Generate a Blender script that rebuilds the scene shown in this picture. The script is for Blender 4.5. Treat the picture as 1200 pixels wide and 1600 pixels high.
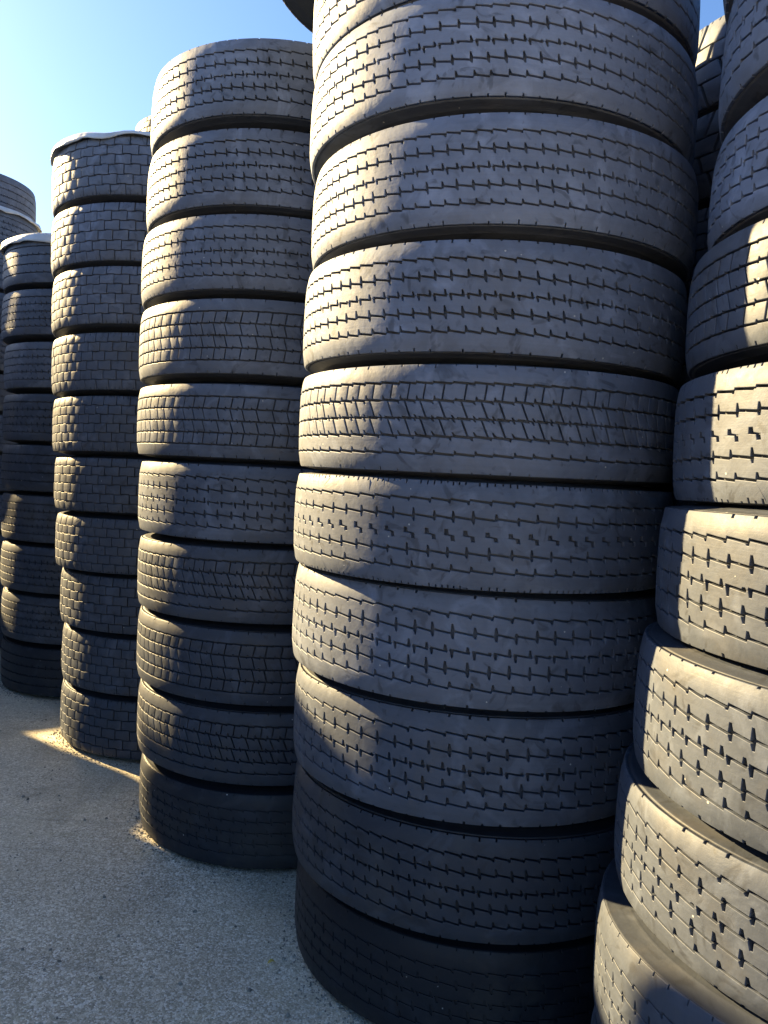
import bpy, math, random
import numpy as np
from mathutils import Matrix, Vector

for o in list(bpy.data.objects):
    bpy.data.objects.remove(o)
scene = bpy.context.scene
col = scene.collection
random.seed(4)
RAD = math.radians

# ------------------------------------------------------------------ camera
cam_data = bpy.data.cameras.new('camera')
cam = bpy.data.objects.new('camera', cam_data)
col.objects.link(cam)
cam_data.sensor_fit = 'VERTICAL'
cam_data.sensor_height = 24.0
cam_data.lens = 24.0 * 1212.6 / 1600.0
cam_data.clip_start = 0.02
cam_data.clip_end = 3000
CAM_H = 1.249
cam.matrix_world = (Matrix.Translation((0, 0, CAM_H))
                    @ Matrix.Rotation(RAD(90 - 2.38), 4, 'X')
                    @ Matrix.Rotation(RAD(3.08), 4, 'Z'))
scene.camera = cam

# ------------------------------------------------------------------ light
SUN_EL = RAD(25)
SUN_H = Vector((-0.845, 0.533, 0)).normalized()          # horizontal direction towards the sun
world = bpy.data.worlds.new('World')
scene.world = world
world.use_nodes = True
nt = world.node_tree
nt.nodes.clear()
sky = nt.nodes.new('ShaderNodeTexSky')
sky.sky_type = 'NISHITA'
sky.sun_disc = False
sky.sun_elevation = SUN_EL
sky.sun_rotation = math.atan2(SUN_H.x, SUN_H.y)
sky.altitude = 50
sky.air_density = 1.0
sky.dust_density = 0.9
sky.ozone_density = 6.0
bg = nt.nodes.new('ShaderNodeBackground')
bg.inputs['Strength'].default_value = 0.043
wo = nt.nodes.new('ShaderNodeOutputWorld')
nt.links.new(sky.outputs[0], bg.inputs[0])
nt.links.new(bg.outputs[0], wo.inputs[0])
sun_data = bpy.data.lights.new('sun', 'SUN')
sun_data.energy = 4.6
sun_data.angle = RAD(0.6)
sun_data.color = (1.0, 0.735, 0.35)
sun = bpy.data.objects.new('sun', sun_data)
col.objects.link(sun)
sdir = Vector((SUN_H.x * math.cos(SUN_EL), SUN_H.y * math.cos(SUN_EL), math.sin(SUN_EL)))
sun.rotation_euler = sdir.to_track_quat('Z', 'Y').to_euler()
sun.location = (-8, 6, 8)

vs = scene.view_settings
vs.view_transform = 'Standard'
vs.look = 'None'
vs.exposure = 2.68
vs.gamma = 1.0
vs.use_curve_mapping = False
scene.cycles.max_bounces = 6
scene.cycles.diffuse_bounces = 4

# ------------------------------------------------------------------ helpers
def tag(o, label=None, cat=None, group=None, kind=None):
    if label: o['label'] = label
    if cat: o['category'] = cat
    if group: o['group'] = group
    if kind: o['kind'] = kind
    return o

def link(name, data, parent=None):
    o = bpy.data.objects.new(name, data)
    col.objects.link(o)
    if parent is not None:
        o.parent = parent
    return o

class NT:
    """small node-tree writer"""
    def __init__(self, name):
        self.m = bpy.data.materials.new(name)
        self.m.use_nodes = True
        self.t = self.m.node_tree
        self.t.nodes.clear()
        self.out = self.n('ShaderNodeOutputMaterial')
        self.b = self.n('ShaderNodeBsdfPrincipled')
        self.l(self.b.outputs[0], self.out.inputs[0])
    def n(self, kind, **kw):
        x = self.t.nodes.new(kind)
        for k, v in kw.items():
            setattr(x, k, v)
        return x
    def l(self, a, b):
        self.t.links.new(a, b)
    def noise(self, vec, scale, detail=4, rough=0.55, dist=0.0):
        x = self.n('ShaderNodeTexNoise')
        x.inputs['Scale'].default_value = scale
        x.inputs['Detail'].default_value = detail
        x.inputs['Roughness'].default_value = rough
        x.inputs['Distortion'].default_value = dist
        self.l(vec, x.inputs['Vector'])
        return x.outputs['Fac']
    def ramp(self, fac, stops):
        x = self.n('ShaderNodeValToRGB')
        e = x.color_ramp.elements
        while len(e) < len(stops):
            e.new(0.5)
        for i, (p, c) in enumerate(stops):
            e[i].position = p
            e[i].color = c if len(c) == 4 else (*c, 1)
        self.l(fac, x.inputs[0])
        return x.outputs[0]
    def math(self, op, a, b=None, clamp=False):
        x = self.n('ShaderNodeMath', operation=op, use_clamp=clamp)
        for i, v in enumerate((a, b)):
            if v is None: continue
            if isinstance(v, (int, float)): x.inputs[i].default_value = v
            else: self.l(v, x.inputs[i])
        return x.outputs[0]
    def mix(self, fac, a, b, blend='MIX'):
        x = self.n('ShaderNodeMix', data_type='RGBA', blend_type=blend)
        for i, v in ((0, fac), (6, a), (7, b)):
            if isinstance(v, (int, float)): x.inputs[i].default_value = v
            elif isinstance(v, tuple): x.inputs[i].default_value = (*v, 1)
            else: self.l(v, x.inputs[i])
        return x.outputs[2]
    def bump(self, h, strength, dist, prev=None):
        x = self.n('ShaderNodeBump')
        x.inputs['Strength'].default_value = strength
        x.inputs['Distance'].default_value = dist
        self.l(h, x.inputs['Height'])
        if prev is not None: self.l(prev, x.inputs['Normal'])
        return x.outputs[0]

# ------------------------------------------------------------------ materials
def rubber(name, base, dust, patchy, rough):
    k = NT(name)
    tc = k.n('ShaderNodeTexCoord')
    oi = k.n('ShaderNodeObjectInfo')
    sep = k.n('ShaderNodeSeparateColor')
    k.l(oi.outputs['Color'], sep.inputs[0])
    # every tyre carries its own random shift in its object colour
    comb = k.n('ShaderNodeCombineXYZ')
    k.l(k.math('MULTIPLY', sep.outputs[0], 40.0), comb.inputs[0])
    k.l(k.math('MULTIPLY', sep.outputs[2], 40.0), comb.inputs[1])
    add = k.n('ShaderNodeVectorMath', operation='ADD')
    k.l(tc.outputs['Object'], add.inputs[0]); k.l(comb.outputs[0], add.inputs[1])
    v = add.outputs[0]
    big = k.noise(v, 3.2, 5, 0.6, 0.6)
    mid = k.noise(v, 13.0, 5, 0.6, 1.2)
    fine = k.noise(v, 90.0, 4, 0.6)
    # abrasion streaks running round the tyre: stretched along the circumference
    st = k.n('ShaderNodeVectorMath', operation='MULTIPLY')
    k.l(v, st.inputs[0]); st.inputs[1].default_value = (4, 4, 160)
    streak = k.noise(st.outputs[0], 1.0, 3, 0.6, 0.3)
    s = k.math('ADD', k.math('MULTIPLY', big, 0.50), k.math('MULTIPLY', mid, 0.36))
    s = k.math('ADD', s, k.math('MULTIPLY', fine, 0.14))
    # dust share and painted shade level of each tyre come with its object colour; noise makes it patchy
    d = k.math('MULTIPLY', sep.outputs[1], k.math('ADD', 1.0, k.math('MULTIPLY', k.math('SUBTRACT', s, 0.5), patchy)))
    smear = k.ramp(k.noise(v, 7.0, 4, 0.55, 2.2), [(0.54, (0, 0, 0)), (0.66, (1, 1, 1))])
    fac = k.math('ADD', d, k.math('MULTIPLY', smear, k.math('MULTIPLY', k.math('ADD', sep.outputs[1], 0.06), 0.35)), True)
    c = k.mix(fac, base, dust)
    c = k.mix(k.math('MULTIPLY', streak, 0.25), c, (0.02, 0.02, 0.022))
    # brown dirt, black scuffs and a few pale specks stuck in the rubber
    c = k.mix(k.ramp(k.noise(v, 5.0, 5, 0.6, 1.0), [(0.52, (0, 0, 0)), (0.74, (0.30, 0.30, 0.30))]), c, (0.10, 0.088, 0.07))
    c = k.mix(k.math('MULTIPLY', sep.outputs[2], k.math('MULTIPLY', fac, 0.35)), c, (0.17, 0.155, 0.135))
    c = k.mix(k.ramp(k.noise(v, 11.0, 3, 0.5, 3.0), [(0.59, (0, 0, 0)), (0.69, (0.42, 0.42, 0.42))]), c, (0.016, 0.016, 0.018))
    vo = k.n('ShaderNodeTexVoronoi'); vo.inputs['Scale'].default_value = 38.0
    k.l(v, vo.inputs['Vector'])
    vs_ = k.n('ShaderNodeSeparateColor'); k.l(vo.outputs['Color'], vs_.inputs[0])
    dot = k.math('MULTIPLY', k.math('LESS_THAN', vo.outputs['Distance'], 0.075), k.math('GREATER_THAN', vs_.outputs[0], 0.90))
    c = k.mix(dot, c, (0.42, 0.42, 0.40))
    k.l(c, k.b.inputs['Base Color'])
    r = k.math('ADD', k.math('MULTIPLY', fac, 0.16), rough)
    r = k.math('ADD', r, k.math('MULTIPLY', k.math('SUBTRACT', fine, 0.5), 0.25))
    k.l(r, k.b.inputs['Roughness'])
    k.b.inputs['Specular IOR Level'].default_value = 0.3
    b1 = k.bump(fine, 0.25, 0.0015)
    b2 = k.bump(streak, 0.25, 0.0008, b1)
    b3 = k.bump(mid, 0.25, 0.004, b2)
    k.l(b3, k.b.inputs['Normal'])
    return k.m

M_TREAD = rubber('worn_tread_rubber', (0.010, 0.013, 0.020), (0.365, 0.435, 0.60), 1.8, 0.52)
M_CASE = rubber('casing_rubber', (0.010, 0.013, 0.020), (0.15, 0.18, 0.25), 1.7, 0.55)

def sheet_mat():
    k = NT('white_sheet_plastic')
    tc = k.n('ShaderNodeTexCoord')
    n = k.noise(tc.outputs['Object'], 9, 5)
    k.l(k.ramp(n, [(0.3, (0.36, 0.40, 0.46)), (0.7, (0.58, 0.62, 0.68))]), k.b.inputs['Base Color'])
    k.b.inputs['Roughness'].default_value = 0.38
    k.l(k.bump(k.noise(tc.outputs['Object'], 30, 5), 0.4, 0.006), k.b.inputs['Normal'])
    return k.m
M_SHEET = sheet_mat()

def asphalt():
    k = NT('weathered_asphalt')
    tc = k.n('ShaderNodeTexCoord')
    v = tc.outputs['Object']
    def vor(scale, feature='F1', rnd=1.0):
        x = k.n('ShaderNodeTexVoronoi', feature=feature)
        x.inputs['Scale'].default_value = scale
        x.inputs['Randomness'].default_value = rnd
        k.l(v, x.inputs['Vector'])
        return x
    a = vor(225); b = vor(130)
    ca = k.n('ShaderNodeSeparateColor'); k.l(a.outputs['Color'], ca.inputs[0])
    cb = k.n('ShaderNodeSeparateColor'); k.l(b.outputs['Color'], cb.inputs[0])
    stone = k.ramp(ca.outputs[0], [(0.0, (0.30, 0.265, 0.195)), (0.40, (0.60, 0.535, 0.405)), (0.72, (0.82, 0.75, 0.60)), (0.86, (0.97, 0.93, 0.82))])
    stone2 = k.ramp(cb.outputs[1], [(0.0, (0.36, 0.32, 0.235)), (0.6, (0.70, 0.63, 0.48)), (0.9, (0.97, 0.93, 0.82))])
    sel = k.ramp(cb.outputs[0], [(0.60, (0, 0, 0)), (0.62, (1, 1, 1))])
    c = k.mix(sel, stone, stone2)
    ga = k.ramp(a.outputs['Distance'], [(0.30, (1, 1, 1)), (0.62, (0.72, 0.72, 0.72))])
    c = k.mix(1.0, c, ga, 'MULTIPLY')
    # fine pale dust, dark damp stains and a little moss
    big = k.noise(v, 1.3, 6, 0.6, 0.5)
    c = k.mix(k.ramp(big, [(0.38, (0.35, 0.35, 0.35)), (0.60, (0, 0, 0))]), c, (0.28, 0.255, 0.19))
    moss = k.ramp(k.noise(v, 2.4, 6, 0.65, 0.8), [(0.56, (0, 0, 0)), (0.72, (0.45, 0.45, 0.45))])
    c = k.mix(moss, c, (0.33, 0.32, 0.18))
    pale = k.ramp(k.noise(v, 0.9, 5, 0.6), [(0.40, (0, 0, 0)), (0.7, (0.45, 0.45, 0.45))])
    c = k.mix(pale, c, (0.78, 0.68, 0.49))
    # oily stains, rubber and rubber smears
    stain = k.ramp(k.noise(v, 0.75, 5, 0.62, 1.4), [(0.54, (0, 0, 0)), (0.70, (0.55, 0.55, 0.55))])
    c = k.mix(stain, c, (0.16, 0.145, 0.11))
    st = k.n('ShaderNodeVectorMath', operation='MULTIPLY'); k.l(v, st.inputs[0]); st.inputs[1].default_value = (1.2, 7.0, 1.0)
    c = k.mix(k.ramp(k.noise(st.outputs[0], 1.0, 4, 0.6, 1.0), [(0.58, (0, 0, 0)), (0.74, (0.35, 0.35, 0.35))]), c, (0.13, 0.12, 0.10))
    k.l(c, k.b.inputs['Base Color'])
    k.b.inputs['Roughness'].default_value = 0.62
    h1 = k.math('MULTIPLY', a.outputs['Distance'], -1.0)
    h2 = k.math('MULTIPLY', b.outputs['Distance'], -1.0)
    n1 = k.bump(h1, 0.45, 0.003)
    n2 = k.bump(h2, 0.3, 0.004, n1)
    k.l(n2, k.b.inputs['Normal'])
    return k.m
M_GROUND = asphalt()

# ------------------------------------------------------------------ ground
gm = bpy.data.meshes.new('asphalt_yard')
G = 400
gm.from_pydata([(-G, -G, 0), (G, -G, 0), (G, G, 0), (-G, G, 0)], [], [(0, 1, 2, 3)])
gm.materials.append(M_GROUND)
tag(link('ground', gm), 'weathered grey asphalt yard under the tyre stacks', kind='structure')

# ------------------------------------------------------------------ tyres
R0 = 0.485          # crown radius
WREF = 0.255        # stacking height of the reference tyre
HT = 0.1135          # half the tread width

def crown(y):
    u = abs(y) / HT
    return R0 - 0.0030 * u ** 2 - 0.0060 * u ** 8
def crown_tilt(y):
    u = abs(y) / HT
    s = (0.006 * u + 0.048 * u ** 7) / HT
    return math.copysign(math.atan(s), y)

class TreadMesh:
    """collects rib or block polygons laid out in (arc length, height) and wraps them round the tyre"""
    def __init__(self):
        self.v = []; self.f = []; self.nrm = []
    def pt(self, a, y, drop, nx=0.0, ny=0.0, up=1.0):
        th = a / R0
        r = crown(y) - drop
        ti = crown_tilt(y)
        self.v.append((r * math.cos(th), r * math.sin(th), y))
        ct, st = math.cos(ti), math.sin(ti)
        # local frame: radial (tilted with the crown), tangent, axial
        rad = (math.cos(th) * ct, math.sin(th) * ct, st)
        tan = (-math.sin(th), math.cos(th), 0)
        axi = (-math.cos(th) * st, -math.sin(th) * st, ct)
        n = [up * rad[i] + nx * tan[i] + ny * axi[i] for i in range(3)]
        L = math.sqrt(sum(q * q for q in n)) or 1
        return len(self.v) - 1, (n[0] / L, n[1] / L, n[2] / L)
    def face(self, pts):
        self.f.append([p[0] for p in pts]); self.nrm.extend(p[1] for p in pts)
    def poly(self, P, real, depth, cham=0.0012, lift=0.0, convex=0.0, lean=0.0):
        """P: counter-clockwise outline [(arc, y)], real[i]: edge i -> i+1 is a true edge with a wall"""
        n = len(P)
        en = []
        for i in range(n):
            dx = P[(i + 1) % n][0] - P[i][0]; dy = P[(i + 1) % n][1] - P[i][1]
            L = math.hypot(dx, dy) or 1e-9
            en.append((dy / L, -dx / L))                       # outward normal of a ccw outline
        inner = []; vn = []
        for i in range(n):
            a, b = (i - 1) % n, i
            ns = [en[q] for q in (a, b) if real[q]]
            if not ns:
                inner.append(P[i]); vn.append((0, 0)); continue
            mx = sum(q[0] for q in ns); my = sum(q[1] for q in ns)
            L = math.hypot(mx, my) or 1e-9
            mx /= L; my /= L
            k = cham / max(0.5, mx * ns[0][0] + my * ns[0][1])
            inner.append((P[i][0] - mx * k, P[i][1] - my * k)); vn.append((mx, my))
        if convex:
            xm = 0.5 * (min(p[0] for p in P) + max(p[0] for p in P)); hx = max(1e-6, max(p[0] for p in P) - xm)
            ym = 0.5 * (min(p[1] for p in P) + max(p[1] for p in P)); hy = max(1e-6, max(p[1] for p in P) - ym)
            self.face([self.pt(p[0], p[1], lift, convex * (p[0] - xm) / hx + lean, 0.7 * convex * (p[1] - ym) / hy) for p in inner])
        else:
            self.face([self.pt(p[0], p[1], lift) for p in inner])
        for i in range(n):
            if not real[i]: continue
            j = (i + 1) % n
            ni, nj, e = vn[i], vn[j], en[i]
            self.face([self.pt(*inner[j], lift), self.pt(*inner[i], lift),
                       self.pt(*P[i], lift + cham, e[0], e[1], 0.9), self.pt(*P[j], lift + cham, e[0], e[1], 0.9)])
            self.face([self.pt(*P[j], lift + cham, e[0], e[1], 0.0), self.pt(*P[i], lift + cham, e[0], e[1], 0.0),
                       self.pt(*P[i], depth, e[0], e[1], 0.0), self.pt(*P[j], depth, e[0], e[1], 0.0)])
    def build(self, name, mat):
        me = bpy.data.meshes.new(name)
        me.from_pydata(self.v, [], self.f)
        me.polygons.foreach_set('use_smooth', [True] * len(self.f))
        me.normals_split_custom_set(self.nrm)
        me.materials.append(mat)
        return me

def pitch_marks(n, rng):
    seq = []
    base = [1.0, 1.0, 0.86, 0.86, 1.12, 1.0, 0.86, 1.12, 1.12, 1.0]
    for i in range(n):
        seq.append(base[(i * 7 // 3) % len(base)])
    s = sum(seq); a = 0; out = [0.0]
    for q in seq:
        a += q * 2 * math.pi * R0 / s
        out.append(a)
    return out

def groove_side(g, side, A, B, rng):
    """edge of the rib lying on 'side' (+1 above, -1 below) of groove g over one pitch [A, B]:
    list of (arc, y, real) from A to B"""
    L = B - A
    y0, w, amp = g['y'], g['w'], g['amp']
    if g.get('type') == 'z':                     # closed line with a Z-shaped cut in every pitch
        t1, t2, nw, n = 0.32, 0.62, g['nw'], g['n'] * rng.uniform(0.85, 1.15)
        h = w / 2
        x1, x2 = A + t1 * L, A + t2 * L
        if side > 0:
            return [(A, y0, False), (x1 - nw / 2 - 0.002, y0, True), (x1 - nw / 2 - 0.002, y0 + n, True), (x1 + nw / 2 - 0.002, y0 + n, True),
                    (x1 + nw / 2, y0 + h, True), (x2 + nw / 2, y0 - 0.0005, True), (x2 + nw / 2 + 0.0002, y0, False), (B, y0, False)]
        return [(A, y0, False), (x1 - nw / 2 - 0.0022, y0, True), (x1 - nw / 2 - 0.002, y0 - 0.0005, True), (x2 - nw / 2, y0 - h, True),
                (x2 - nw / 2 + 0.002, y0 - n, True), (x2 + nw / 2 + 0.002, y0 - n, True), (x2 + nw / 2, y0, False), (B, y0, False)]
    ts = g['t']
    def c(t):
        return y0 + -amp * (t if t < ts else t - 1.0) - amp * (0.5 - ts)
    o = side * w / 2
    pts = [(A, c(0) + o, True)]
    feats = [q for q in g['notch'] if q[1] == side]
    marks = [('step', ts)] + [('n', q) for q in feats if abs(q[0] - ts) > 0.06]
    at_step = [q for q in feats if abs(q[0] - ts) <= 0.06]
    marks.sort(key=lambda m: m[1] if m[0] == 'step' else m[1][0])
    for kind, q in marks:
        if kind == 'step':
            x = A + ts * L
            if at_step:
                _, _, n, nw = at_step[0]
                n *= rng.uniform(0.75, 1.2) if rng.random() > 0.06 else 0.25
                sk = side * g.get('skew', 0.0) * n
                pts += [(x - nw / 2, c(ts - 1e-6) + o, True), (x - nw / 2 * 0.45 - sk, c(ts) + o + side * n, True),
                        (x + nw / 2 * 0.45 - sk, c(ts) + o + side * n, True), (x + nw / 2, c(ts + 1e-6) + o, True)]
            else:
                pts += [(x - w * 0.5 * side * (-1 if amp > 0 else 1) - 0.0006, c(ts - 1e-6) + o, True),
                        (x - w * 0.5 * side * (-1 if amp > 0 else 1) + 0.0006, c(ts + 1e-6) + o, True)]
        else:
            t, _, n, nw = q
            n *= rng.uniform(0.75, 1.2) if rng.random() > 0.06 else 0.25
            x = A + t * L
            sk = side * g.get('skew', 0.0) * n
            y = c(t) + o
            pts += [(x - nw / 2, y, True), (x - nw / 2 * 0.5 - sk, y + side * n, True), (x + nw / 2 * 0.5 - sk, y + side * n, True), (x + nw / 2, y, True)]
    pts.append((B, c(0) + o, True))
    return pts

def shoulder_side(side, A, B, spec, rng):
    """outer edge of a shoulder rib with its row of small sipes"""
    y = side * HT
    k = spec.get('sipes', 2)
    n, nw = spec.get('sipe_n', 0.007), spec.get('sipe_w', 0.0022)
    L = B - A
    pts = [(A, y, True)]
    for i in range(k):
        x = A + (i + 0.5) / k * L
        m = n * rng.uniform(0.3, 1.3)
        if rng.random() < spec.get('sipe_p', 0.9):
            pts += [(x - nw / 2, y, True), (x - nw / 2, y - side * m, True), (x + nw / 2, y - side * m, True), (x + nw / 2, y, True)]
    pts.append((B, y, True))
    return pts

def rib_meshes(spec, seed):
    """ribs from the upper shoulder down to the lower one; a rib listed in 'cut' is sliced into blocks"""
    rng = random.Random(seed)
    marks = pitch_marks(spec['pitches'], rng)
    gs = spec['grooves']
    out = []
    depth = spec['depth']
    for r in range(len(gs) + 1):
        tm = TreadMesh()
        cut = spec.get('cut', {}).get(r)
        for p in range(spec['pitches']):
            A, B = marks[p], marks[p + 1]
            seedp = hash((seed, p)) & 0xffffff
            top = shoulder_side(+1, A, B, spec, random.Random(seedp)) if r == 0 else groove_side(gs[r - 1], -1, A, B, random.Random(seedp + r * 7))
            bot = shoulder_side(-1, A, B, spec, random.Random(seedp + 5)) if r == len(gs) else groove_side(gs[r], +1, A, B, random.Random(seedp + r * 7 + 3))
            P = [(q[0], q[1]) for q in bot]
            real = [q[2] for q in bot[:-1]] + [False]
            P += [(q[0], q[1]) for q in reversed(top)]
            real += [q[2] for q in reversed(top[:-1])] + [False]
            if cut:
                w, sl = cut
                ym = sum(q[1] for q in P) / len(P)
                mid = 0.5 * (A + B)
                yb = min(q[1] for q in P); yt = max(q[1] for q in P)
                Q = []
                for (x, y) in P:
                    f = (x - mid) / (B - A)
                    Q.append((mid + f * (B - A - w) + sl * (y - ym), y))
                P = Q
                real = [True] * len(P)
                if spec.get('cut_open'):             # worn shut: only part of the slit is still open
                    pass
            tm.poly(P, real, depth, spec.get('cham', 0.0012), spec.get('lift', 0.0) if 0 < r < len(gs) else 0.0,
                    0.10 if cut else 0.0, rng.uniform(-0.04, 0.04) if cut else 0.0)
        out.append(tm.build('tread_rib', M_TREAD))
    return out

def block_meshes(spec, seed):
    """drive-axle tread: rows of staggered blocks"""
    rng = random.Random(seed)
    rows = spec['rows']; depth = spec['depth']; g = spec['gap']; gw = spec['gap_wide']
    n = spec['pitches']
    C = 2 * math.pi * R0
    edges = spec['edges']
    out = []
    for r in range(rows):
        tm = TreadMesh()
        y1, y0 = edges[r], edges[r + 1]
        sh = spec['shift'][r]
        for p in range(n):
            A = (p + sh) / n * C; B = (p + 1 + sh) / n * C
            L = B - A
            tg = spec['tgap'] / 2
            a, b = A + tg, B - tg
            sl = spec.get('slant', 0.0) * (1 if r < rows / 2 else -1)
            low = -HT if r == rows - 1 else None
            up = HT if r == 0 else None
            m = a + L * rng.uniform(0.42, 0.55)
            P = []
            j = lambda: rng.uniform(-0.0004, 0.0004)
            if low is None:
                P += [(a, y0 + gw / 2 + j()), (m, y0 + gw / 2 + j()), (m + 0.001, y0 + g / 2 + j()), (b, y0 + g / 2 + j())]
            else:
                k = spec.get('sh_sipes', 2)
                P += [(a, low)]
                for i in range(k):
                    x = a + (b - a) * (i + 0.5) / k
                    d = rng.uniform(0.004, 0.011)
                    P += [(x - 0.001, low), (x - 0.001, low + d), (x + 0.001, low + d), (x + 0.001, low)]
                P += [(b, low)]
            if up is None:
                P += [(b, y1 - g / 2 + j()), (m + 0.004, y1 - g / 2 + j()), (m + 0.003, y1 - gw / 2 + j()), (a, y1 - gw / 2 + j())]
            else:
                k = spec.get('sh_sipes', 2)
                P += [(b, up)]
                for i in reversed(range(k)):
                    x = a + (b - a) * (i + 0.5) / k
                    d = rng.uniform(0.004, 0.011)
                    P += [(x + 0.001, up), (x + 0.001, up - d), (x - 0.001, up - d), (x - 0.001, up)]
                P += [(a, up)]
            ym = 0.5 * (y0 + y1)
            P = [(x + sl * (y - ym), y) for x, y in P]
            tm.poly(P, [True] * len(P), depth, spec.get('cham', 0.0015), rng.uniform(0, spec.get('uneven', 0.001)), 0.10, rng.uniform(-0.04, 0.04))
        out.append(tm.build('tread_block_row', M_TREAD))
    return out

def casing_mesh(depth):
    """carcass: groove floor, both sidewalls with moulded rings, beads and inner liner"""
    prof = []
    for i in range(13):
        y = HT * (1 - i / 6.0)
        yy = y * 1.004
        prof.append((crown(y) - depth + (0.0 if abs(y) < HT * 0.97 else 0.002), yy))
    side = [(0.470, 0.1140), (0.462, 0.1150), (0.450, 0.1168), (0.4365, 0.1192), (0.4350, 0.1202), (0.432, 0.1202), (0.4305, 0.1204),
            (0.410, 0.1248), (0.385, 0.1270), (0.383, 0.1282), (0.378, 0.1282), (0.376, 0.1272), (0.350, 0.1262), (0.325, 0.1215), (0.305, 0.114),
            (0.2905, 0.108), (0.284, 0.101), (0.285, 0.088)]
    inner = [(0.300, 0.090), (0.340, 0.105), (0.390, 0.108), (0.430, 0.100), (0.452, 0.080), (0.458, 0.04), (0.459, 0.0)]
    up = [(r, y) for r, y in side] + inner
    loop = []
    # order: from the inside middle, up over the upper bead, the tread, the lower bead, back inside
    loop += [(r, y) for r, y in reversed(up)]
    loop += prof
    loop += [(r, -y) for r, y in up[:-1]]
    N = 120
    v = []; f = []
    m = len(loop)
    for i in range(N):
        th = 2 * math.pi * i / N
        c, s = math.cos(th), math.sin(th)
        for r, y in loop:
            v.append((r * c, r * s, y))
    for i in range(N):
        j = (i + 1) % N
        for k in range(m):
            k2 = (k + 1) % m
            f.append((i * m + k, i * m + k2, j * m + k2, j * m + k))
    me = bpy.data.meshes.new('casing')
    me.from_pydata(v, [], f)
    me.polygons.foreach_set('use_smooth', [True] * len(f))
    me.materials.append(M_CASE)
    me.update()
    return me

def zig(ys, w, amp, n, nw, tpat='A', skew=0.25, type_mid=None):
    """five grooves as on the regional tyres of the photograph"""
    gs = []
    for i, y in enumerate(ys):
        g = dict(y=y * HT, w=w, amp=amp, t=[0.35, 0.62, 0.5, 0.4, 0.66][i % 5], notch=[], skew=skew)
        t = g['t']
        if i == 0: g['notch'] = [(t, -1, n * 0.7, nw)]
        elif i == len(ys) - 1: g['notch'] = [(t, 1, n * 0.8, nw)]
        elif i == len(ys) // 2 and tpat == 'A': g['notch'] = [(t - 0.14, 1, n, nw), (t + 0.14, -1, n, nw)]
        else: g['notch'] = [(t, 1, n, nw), (t, -1, n, nw)]
        if type_mid and i == len(ys) // 2:
            g = dict(y=y * HT, type='z', w=0.004, amp=0, nw=nw * 1.1, n=n * 1.1)
        gs.append(g)
    return gs

Y5 = (0.655, 0.33, 0.0, -0.33, -0.655)
PATTERNS = {}
def pat(name, meshes, depth, seed):
    PATTERNS[name] = (meshes, casing_mesh(depth))

pat('zigzag', rib_meshes(dict(pitches=84, grooves=zig(Y5, 0.0044, 0.0042, 0.0100, 0.0068), depth=0.009, sipes=1, sipe_w=0.004, sipe_n=0.006), 1), 0.011, 1)
pat('zigzag_fine', rib_meshes(dict(pitches=92, grooves=zig(Y5, 0.0042, 0.0036, 0.0095, 0.0062), depth=0.009, sipes=1, sipe_w=0.003), 2), 0.009, 2)
pat('zigzag_wide', rib_meshes(dict(pitches=72, grooves=zig(Y5, 0.0042, 0.0044, 0.0120, 0.0084, skew=0.12), depth=0.011, sipes=1, sipe_w=0.005, sipe_n=0.005), 3), 0.011, 3)
pat('zigzag_worn', rib_meshes(dict(pitches=76, grooves=zig((0.60, 0.30, 0.0, -0.30, -0.60), 0.0026, 0.0035, 0.010, 0.0070, skew=0.15), depth=0.004, sipes=1), 4), 0.004, 4)
pat('slanted_block', rib_meshes(dict(pitches=74, grooves=zig(Y5, 0.0048, 0.003, 0.006, 0.006), depth=0.011, sipes=1,
                                     cham=0.0016, cut={1: (0.0036, 0.12), 2: (0.0042, -0.42), 3: (0.0042, -0.42)}), 5), 0.011, 5)
pat('square_block', rib_meshes(dict(pitches=70, grooves=zig(Y5, 0.0044, 0.0015, 0.004, 0.005), depth=0.011, sipes=1,
                                    cham=0.0016, cut={1: (0.0040, 0.18), 2: (0.0034, -0.30), 3: (0.0034, -0.30), 4: (0.0036, 0.15)}), 6), 0.011, 6)
pat('z_cut', rib_meshes(dict(pitches=70, grooves=zig(Y5, 0.0046, 0.0038, 0.0100, 0.0070, type_mid='z', skew=0.1), depth=0.010, sipes=3, sipe_w=0.003), 7), 0.010, 7)
pat('brick_block', block_meshes(dict(rows=6, pitches=46, depth=0.010, gap=0.0006, gap_wide=0.0064, tgap=0.0042, uneven=0.0024, sh_sipes=2,
                                     edges=[HT, .69 * HT, .36 * HT, .02 * HT, -.33 * HT, -.67 * HT, -HT], shift=[0, .55, .1, .68, .25, .8]), 8), 0.010, 8)
pat('brick_worn', block_meshes(dict(rows=6, pitches=52, depth=0.008, gap=0.0006, gap_wide=0.0056, tgap=0.0036, uneven=0.0024, sh_sipes=3,
                                    edges=[HT, .66 * HT, .33 * HT, 0, -.33 * HT, -.66 * HT, -HT], shift=[0, .4, .8, .3, .7, .1]), 9), 0.008, 9)
pat('deep_lug', block_meshes(dict(rows=4, pitches=34, depth=0.018, gap=0.0035, gap_wide=0.0050, tgap=0.0100, uneven=0.001, slant=0.35, sh_sipes=3, cham=0.002,
                                  edges=[HT, .42 * HT, 0, -.42 * HT, -HT], shift=[0, .35, .8, .2]), 10), 0.018, 10)
pat('plain_rib', rib_meshes(dict(pitches=80, grooves=zig((0.58, 0.2, -0.2, -0.58), 0.0048, 0.0024, 0.006, 0.006), depth=0.009, sipes=1), 11), 0.009, 11)

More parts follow.
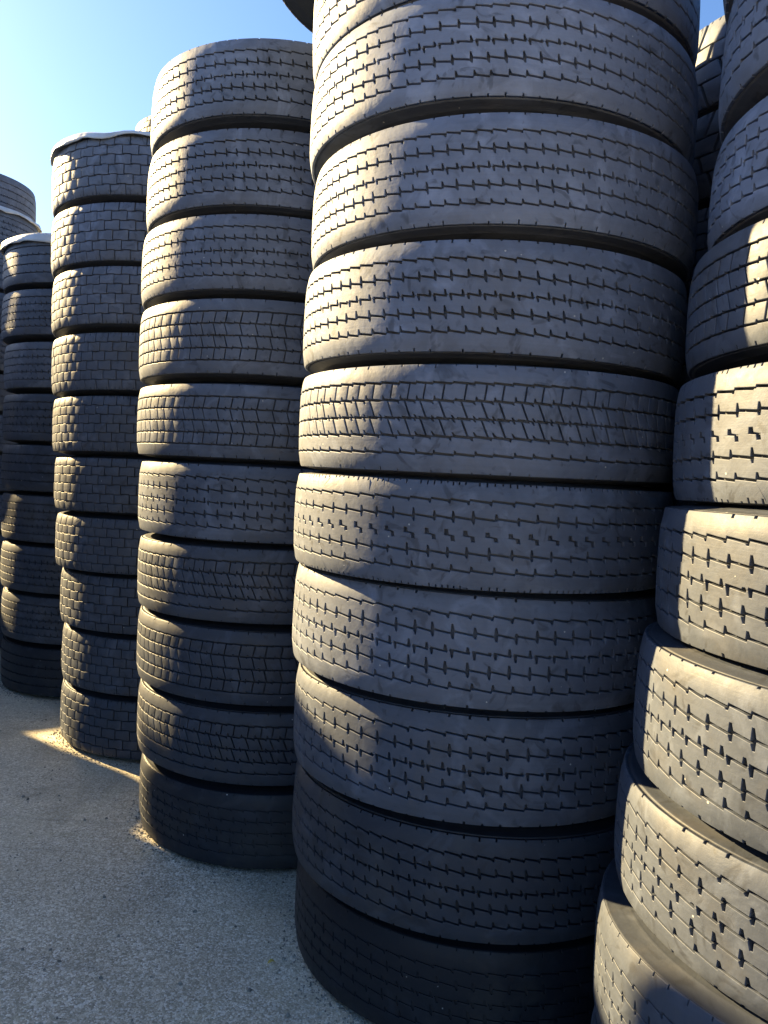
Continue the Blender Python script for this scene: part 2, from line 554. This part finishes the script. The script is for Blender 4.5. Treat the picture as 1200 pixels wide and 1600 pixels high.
rngt = random.Random(77)
def place_tyre(pattern, x, y, z, tx, ty, w, label, group, dust=None, spin=None, scale=1.0):
    ribs, cas = PATTERNS[pattern]
    root = bpy.data.objects.new('truck_tyre', None)
    col.objects.link(root)
    root.empty_display_size = 0.1
    up = Vector((-tx, -ty, 1)).normalized()
    q = Vector((0, 0, 1)).rotation_difference(up).to_matrix().to_4x4()
    sp = rngt.uniform(0, 2 * math.pi) if spin is None else spin
    rs = rngt.uniform(0.991, 1.002)
    flip = Matrix.Rotation(math.pi, 4, 'X') if rngt.random() < 0.0 else Matrix.Identity(4)
    root.matrix_world = Matrix.Translation((x, y, z)) @ q @ Matrix.Rotation(sp, 4, 'Z') @ flip @ Matrix.Diagonal((scale * rs, scale * rs, w / WREF, 1))
    c = (rngt.random(), rngt.uniform(0.12, 0.35) if dust is None else dust, rngt.random(), 1)
    link('casing', cas, root).color = c
    for me in ribs:
        link('tread_block_row' if 'block_row' in me.name else 'tread_rib', me, root).color = c
    tag(root, label, 'tyre', group)
    return root

# centre x, y, z, tilt, tilt, stacking height of every tyre, from the top of each stack down
S3 = [
    (0.236, 2.068, 2.373, 0.0331, 0.0016, 0.254),
    (0.244, 2.066, 2.128, -0.0097, -0.0186, 0.239),
    (0.259, 2.055, 1.887, 0.0007, 0.0028, 0.247),
    (0.251, 2.062, 1.637, -0.0057, 0.0119, 0.255),
    (0.250, 2.049, 1.388, 0.0091, 0.0148, 0.249),
    (0.251, 2.060, 1.145, 0.0020, 0.0046, 0.248),
    (0.254, 2.079, 0.894, -0.0157, -0.0084, 0.266),
    (0.268, 2.091, 0.634, -0.0008, -0.0196, 0.260),
    (0.281, 2.097, 0.378, -0.0133, -0.0137, 0.256),
    (0.298, 2.115, 0.125, -0.0029, -0.0069, 0.254),
]
S2 = [
    (-0.396, 2.826, 2.417, -0.0144, -0.0139, 0.249),
    (-0.408, 2.837, 2.165, -0.0071, -0.0005, 0.253),
    (-0.412, 2.840, 1.913, -0.0005, 0.0012, 0.250),
    (-0.413, 2.836, 1.660, 0.0031, 0.0020, 0.253),
    (-0.406, 2.838, 1.408, 0.0054, 0.0133, 0.251),
    (-0.391, 2.834, 1.154, 0.0018, 0.0052, 0.259),
    (-0.384, 2.839, 0.898, 0.0117, -0.0047, 0.256),
    (-0.381, 2.841, 0.643, -0.0010, -0.0038, 0.256),
    (-0.373, 2.849, 0.388, -0.0025, -0.0047, 0.255),
    (-0.350, 2.851, 0.130, 0.0113, -0.0019, 0.262),
]
S1 = [
    (-1.072, 3.616, 2.442, 0.0119, -0.0027, 0.255),
    (-1.071, 3.622, 2.186, 0.0103, -0.0012, 0.257),
    (-1.063, 3.625, 1.930, 0.0125, -0.0140, 0.257),
    (-1.056, 3.639, 1.672, 0.0225, -0.0018, 0.258),
    (-1.048, 3.645, 1.416, 0.0197, -0.0070, 0.253),
    (-1.035, 3.654, 1.165, 0.0176, -0.0037, 0.249),
    (-1.024, 3.660, 0.915, 0.0138, 0.0026, 0.252),
    (-0.995, 3.675, 0.661, 0.0082, -0.0091, 0.258),
    (-0.986, 3.684, 0.401, 0.0037, -0.0083, 0.263),
    (-0.983, 3.689, 0.135, -0.0003, -0.0057, 0.268),
]
S0 = [
    (-1.680, 4.421, 2.260, -0.0020, -0.0127, 0.256),
    (-1.682, 4.432, 2.003, 0.0019, -0.0085, 0.257),
    (-1.666, 4.447, 1.743, 0.0064, 0.0006, 0.260),
    (-1.669, 4.451, 1.478, 0.0099, 0.0075, 0.267),
    (-1.665, 4.458, 1.212, 0.0053, -0.0005, 0.264),
    (-1.663, 4.466, 0.947, 0.0027, -0.0033, 0.267),
    (-1.664, 4.474, 0.680, -0.0014, -0.0054, 0.266),
    (-1.661, 4.486, 0.413, -0.0003, -0.0090, 0.268),
    (-1.655, 4.495, 0.140, 0.0032, -0.0080, 0.275),
]
S4 = [
    (1.060, 1.367, 2.061, -0.0346, 0.0024, 0.257),
    (1.072, 1.416, 1.823, -0.0234, 0.0056, 0.216),
    (1.040, 1.408, 1.599, 0.0017, -0.0102, 0.228),
    (1.018, 1.378, 1.362, 0.0247, -0.0052, 0.246),
    (0.991, 1.346, 1.115, 0.0039, 0.0024, 0.252),
    (0.959, 1.329, 0.863, -0.0150, 0.0074, 0.258),
    (0.947, 1.348, 0.623, -0.0132, 0.0102, 0.228),
    (0.915, 1.323, 0.383, 0.0003, -0.0454, 0.256),
]


LOOK = {'zigzag': 'zigzag-groove tyre with notched ribs', 'zigzag_fine': 'tyre with fine notched zigzag grooves', 'zigzag_wide': 'tyre with bold dark notches along its ribs',
        'zigzag_worn': 'nearly bald tyre with faint zigzag grooves', 'slanted_block': 'tyre with slanted tread blocks', 'square_block': 'tyre with square-cut tread blocks',
        'z_cut': 'tyre with a centre row of Z-shaped cuts', 'brick_block': 'tyre with brick-like tread blocks', 'brick_worn': 'worn tyre with brick-like tread blocks',
        'deep_lug': 'tyre with deep chunky lugs', 'plain_rib': 'tyre with plain straight ribs'}
ORD = ['lowest', 'second', 'third', 'fourth', 'fifth', 'sixth', 'seventh', 'eighth', 'ninth', 'tenth', 'eleventh', 'twelfth', 'thirteenth', 'fourteenth']

def stack(table, pats, where, group, dust_shades=None, first=0, names=None):
    """table and pats run from the top tyre down; 'first' is the number of tyres hidden under the last one"""
    n = len(table)
    for i, (row, p) in enumerate(zip(table, pats)):
        k = n - 1 - i + first
        nth = ORD[k] + ' up'
        if k == 0: nth = 'bottom'
        if names: nth = names[k]
        lab = '%s, %s in %s' % (LOOK[p], nth, where)
        place_tyre(p, *row, lab, group, None if dust_shades is None else dust_shades[i])

# big stack in the centre, eleven tyres
S3 = [(0.112, 2.01, 2.625, 0.0, 0.0, 0.25)] + S3
stack(S3, ['plain_rib', 'zigzag', 'zigzag', 'zigzag_fine', 'zigzag', 'slanted_block', 'z_cut', 'zigzag_wide', 'zigzag_wide', 'zigzag', 'zigzag_worn'],
      'the big centre stack', 'tyres of the big centre stack', [.15, .52, .50, .47, .42, .34, .30, .32, .20, .07, .0])  # upper tyres toned paler, lower ones darker: light falloff painted into the tone
stack(S2, ['zigzag', 'zigzag', 'zigzag_fine', 'square_block', 'square_block', 'zigzag_wide', 'slanted_block', 'square_block', 'slanted_block', 'zigzag_worn'],
      'the stack left of centre', 'tyres of the stack left of centre', [.38, .36, .33, .28, .24, .22, .13, .10, .09, .02])  # tones drop downward, with the dimness near the ground painted in
stack(S1, ['brick_block', 'brick_block', 'brick_block', 'brick_worn', 'brick_worn', 'brick_block', 'brick_worn', 'brick_block', 'brick_worn', 'brick_block'],
      'the sheet-capped stack second from left', 'tyres of the tall sheet-capped stack', [.32, .30, .28, .20, .17, .15, .14, .13, .13, .12])  # low tones paint in the deeper shade of the left stacks
stack(S0, ['plain_rib', 'zigzag_fine', 'zigzag_fine', 'zigzag', 'plain_rib', 'zigzag_fine', 'zigzag', 'zigzag', 'plain_rib'],
      'the short stack at the left edge', 'tyres of the stack at the left edge', [.22, .20, .22, .11, .09, .11, .12, .11, .03])  # darkest tones, again shade put into the colour
# sunlit stack at the right edge: one tyre under and one over those in view
S4 = [(1.05, 1.37, 2.312, 0, 0, 0.25)] + S4 + [(0.915, 1.335, 0.125, 0, 0, 0.25)]
stack(S4, ['zigzag', 'zigzag_wide', 'zigzag_wide', 'square_block', 'z_cut', 'zigzag_wide', 'zigzag_wide', 'zigzag_wide', 'zigzag_worn', 'zigzag'],
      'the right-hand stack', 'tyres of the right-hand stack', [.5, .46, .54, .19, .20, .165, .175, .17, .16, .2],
      names=['hidden bottom one', 'lowest visible', 'second-lowest visible', 'third-lowest visible', 'fourth-lowest visible', 'fifth-lowest visible',
             'sixth-lowest visible', 'seventh-lowest visible', 'highest visible', 'one above the frame'])

def column(x, y, n, w, pats, where, group, lx=0.0, ly=0.0, jit=0.012, z0=0.0, shared=None, topz=None):
    z = z0
    for k in range(n):
        p = pats[k % len(pats)]
        nth = (ORD[k] + ' up') if k else 'bottom'
        lab = shared or '%s, %s in %s' % (LOOK[p], nth, where)
        t = k / max(1, n - 1)
        place_tyre(p, x + lx * t + rngt.uniform(-jit, jit), y + ly * t + rngt.uniform(-jit, jit), z + w / 2, rngt.uniform(-.006, .006), rngt.uniform(-.006, .006), w, lab, group)
        z += w
    return z

# stacks standing behind
column(1.23, 2.35, 10, 0.2545, ['deep_lug', 'brick_block', 'deep_lug'], 'the dark stack behind the right-hand gap', 'tyres of the stack behind')
for k in range(11):
    q = min(1.0, max(0.0, (k - 4) / 2.5))
    p = ['plain_rib', 'zigzag_fine', 'plain_rib'][k % 3]
    place_tyre(p, -2.805 - 0.105 * q, 5.384 - 0.174 * q, (k + 0.5) * 0.2575, 0, 0, 0.2575,
               '%s, %s in the far stack under the loose tyre' % (LOOK[p], ORD[k] + ' up' if k else 'bottom'), 'tyres of the far left stack')
zt = 11 * 0.2575
place_tyre('plain_rib', -2.995, 5.33, zt + 0.135, 0.02, 0.01, 0.255, 'single loose tyre lying on the white sheet of the far left stack', 'tyres of the far left stack')
column(-1.36, 5.5, 14, 0.2525, ['deep_lug', 'brick_block'], 'the tallest far stack', 'tyres of the tallest far stack')

# second row, hidden behind the front one, and the same yard outside the frame: the row across the aisle
# that shades the ground, added stacks that block sky glow, and the front row going on to the right
HID = 'worn truck tyre in the second row hidden behind the front stacks'
for x, y in ((0.58, 3.02), (-0.06, 3.86), (-0.70, 4.64), (1.92, 1.62), (1.30, 3.75)):
    column(x, y, 9, .255, ['zigzag_fine', 'plain_rib'], '', 'tyres hidden in the second row', shared=HID)
OUT = 'worn truck tyre in a stack outside the picture'
GRP = 'tyres stacked outside the picture'
AX = Vector((0.845, -0.533)); SX = Vector((0.533, 0.845))
OPP = [AX * a + SX * s for s, a in ((1.637, -7.92), (2.40, -9.05), (1.30, -6.75), (1.24, -5.50), (0.80, -4.60))]
OPP += [Vector(q) for q in ((-3.20, 2.10), (-3.30, 1.05), (-3.25, 0.0), (-3.0, -1.05), (-7.35, 7.85),  # near-left stacks added unseen, to block sky glow from the left
                            (1.66, 0.62), (2.33, -0.13), (3.02, -0.90))]
for i, p in enumerate(OPP):
    column(p.x, p.y, 10, .25 if i == 4 else .255, ['zigzag_fine', 'zigzag', 'plain_rib'], '', GRP, shared=OUT, jit=0.015)

# ------------------------------------------------------------------ sheets on the stacks
def sheet(x, y, z, rad, drop, seed, label):
    rng = random.Random(seed)
    N = 96
    ph = [rng.uniform(0, 6.28) for _ in range(8)]
    rings = [0.0, 0.3, 0.55, 0.75, 0.88, 0.96, 1.0]
    v = []; f = []
    def wob(th, f0):
        return sum(math.sin(th * (f0 + 2.7 * i) + ph[i]) / (1 + i) for i in range(5))
    for k, q in enumerate(rings):
        for i in range(N):
            th = 2 * math.pi * i / N
            r = rad * q * (1 + 0.005 * wob(th, 5))
            zz = z + 0.004 * math.sin(5 * r * math.cos(th + ph[0]) * 3 + ph[1]) * (q)
            zz += 0.003 * wob(th, 9) * q ** 3
            v.append((x + r * math.cos(th), y + r * math.sin(th), zz))
    for j in range(1, 5):
        t = j / 4
        for i in range(N):
            th = 2 * math.pi * i / N
            d = drop * (1 + 0.22 * wob(th, 3) + 0.10 * wob(th, 17))
            r = rad * (1 + 0.005 * wob(th, 5)) + 0.006 * math.sin(t * 1.6) + 0.004 * t * wob(th, 13) + rng.uniform(-0.002, 0.002)
            v.append((x + r * math.cos(th), y + r * math.sin(th), z + 0.003 * wob(th, 9) - d * t + t * rng.uniform(-0.0025, 0.0025)))
    M = len(rings) + 4
    for k in range(M - 1):
        for i in range(N):
            j = (i + 1) % N
            f.append((k * N + i, k * N + j, (k + 1) * N + j, (k + 1) * N + i))
    me = bpy.data.meshes.new('covering_sheet')
    me.from_pydata(v, [], f)
    me.polygons.foreach_set('use_smooth', [True] * len(f))
    me.materials.append(M_SHEET)
    o = link('covering_sheet', me)
    m = o.modifiers.new('thickness', 'SOLIDIFY'); m.thickness = 0.002
    return tag(o, label, 'sheet', 'white sheets covering stacks')

sheet(-1.072, 3.616, 2.574, 0.486, 0.021, 3, 'wavy white sheet capping the narrow brick-tread stack against the sky')
sheet(-1.68, 4.42, 2.392, 0.486, 0.036, 8, 'crumpled white sheet capping the stack at the left edge')
sheet(-2.91, 5.21, zt + 0.004, 0.49, 0.026, 5, 'white sheet under the single loose tyre at far left')

# ------------------------------------------------------------------ small things on the ground
def leaf(x, y, z, size, rz, label):
    k = NT('dry_leaf_yellow')
    k.b.inputs['Base Color'].default_value = (0.42, 0.33, 0.06, 1)
    k.b.inputs['Roughness'].default_value = 0.7
    v = []; f = []
    n = 9
    for i in range(n):
        t = i / (n - 1)
        w = 0.38 * math.sin(math.pi * t ** 0.8) + 0.01
        h = 0.25 * math.sin(math.pi * t)
        for s, hh in ((-1, 0.22), (0, 0.0), (1, 0.22)):
            v.append(((t - 0.5) * size, s * w * size * 0.6, (h + hh * w) * size))
    for i in range(n - 1):
        for s in (0, 1):
            a = i * 3 + s
            f.append((a, a + 3, a + 4, a + 1))
    me = bpy.data.meshes.new('dry_leaf'); me.from_pydata(v, [], f); me.materials.append(k.m)
    o = link('dry_leaf', me); o.location = (x, y, z); o.rotation_euler = (0, 0, rz)
    m = o.modifiers.new('thickness', 'SOLIDIFY'); m.thickness = 0.0008
    tag(o, label, 'leaf')
leaf(-0.225, 1.93, 0.004, 0.022, 0.4, 'tiny yellow dry leaf beside the foot of the big centre stack')

def grit():
    """loose grit lying on the yard, thicker round the feet of the stacks"""
    rng = random.Random(21)
    feet = [(0.298, 2.115), (-0.350, 2.851), (-0.983, 3.689), (-1.655, 4.495), (0.93, 1.38)]
    pts = []
    for cx, cy in feet:
        for _ in range(900):
            th = rng.uniform(math.pi * 0.75, math.pi * 1.95)
            r = 0.462 + abs(rng.gauss(0, 0.035))
            pts.append((cx + r * math.cos(th), cy + r * math.sin(th), rng.uniform(0.0012, 0.0040)))
    for _ in range(2600):
        x = rng.uniform(-2.6, 0.4); y = rng.uniform(1.2, 4.6)
        if all(math.hypot(x - a, y - b) > 0.5 for a, b in feet):
            pts.append((x, y, min(0.007, 0.0012 + rng.expovariate(1 / 0.0014))))
    v = []; f = []
    for x, y, r in pts:
        b = len(v)
        a0 = rng.uniform(0, 6.28)
        for i in range(4):
            rr = r * rng.uniform(0.7, 1.3)
            v.append((x + rr * math.cos(a0 + i * 1.57), y + rr * math.sin(a0 + i * 1.57), 0.0005))
        for i in range(3):
            rr = r * rng.uniform(0.3, 0.7)
            v.append((x + rr * math.cos(a0 + i * 2.1), y + rr * math.sin(a0 + i * 2.1), r * rng.uniform(0.7, 1.2)))
        f += [(b + 4, b + 5, b + 6), (b, b + 1, b + 4), (b + 1, b + 5, b + 4), (b + 1, b + 2, b + 5), (b + 2, b + 6, b + 5), (b + 2, b + 3, b + 6), (b + 3, b + 4, b + 6), (b + 3, b, b + 4)]
    me = bpy.data.meshes.new('loose_grit'); me.from_pydata(v, [], f)
    k = NT('loose_grit_stone')
    tc = k.n('ShaderNodeTexCoord')
    k.l(k.ramp(k.noise(tc.outputs['Object'], 70, 2), [(0.3, (0.10, 0.095, 0.085)), (0.55, (0.24, 0.23, 0.20)), (0.75, (0.5, 0.48, 0.43))]), k.b.inputs['Base Color'])
    k.b.inputs['Roughness'].default_value = 0.8
    me.materials.append(k.m)
    tag(link('loose_grit', me), 'loose grit and small stones scattered round the tyre stacks', 'grit', kind='stuff')
grit()
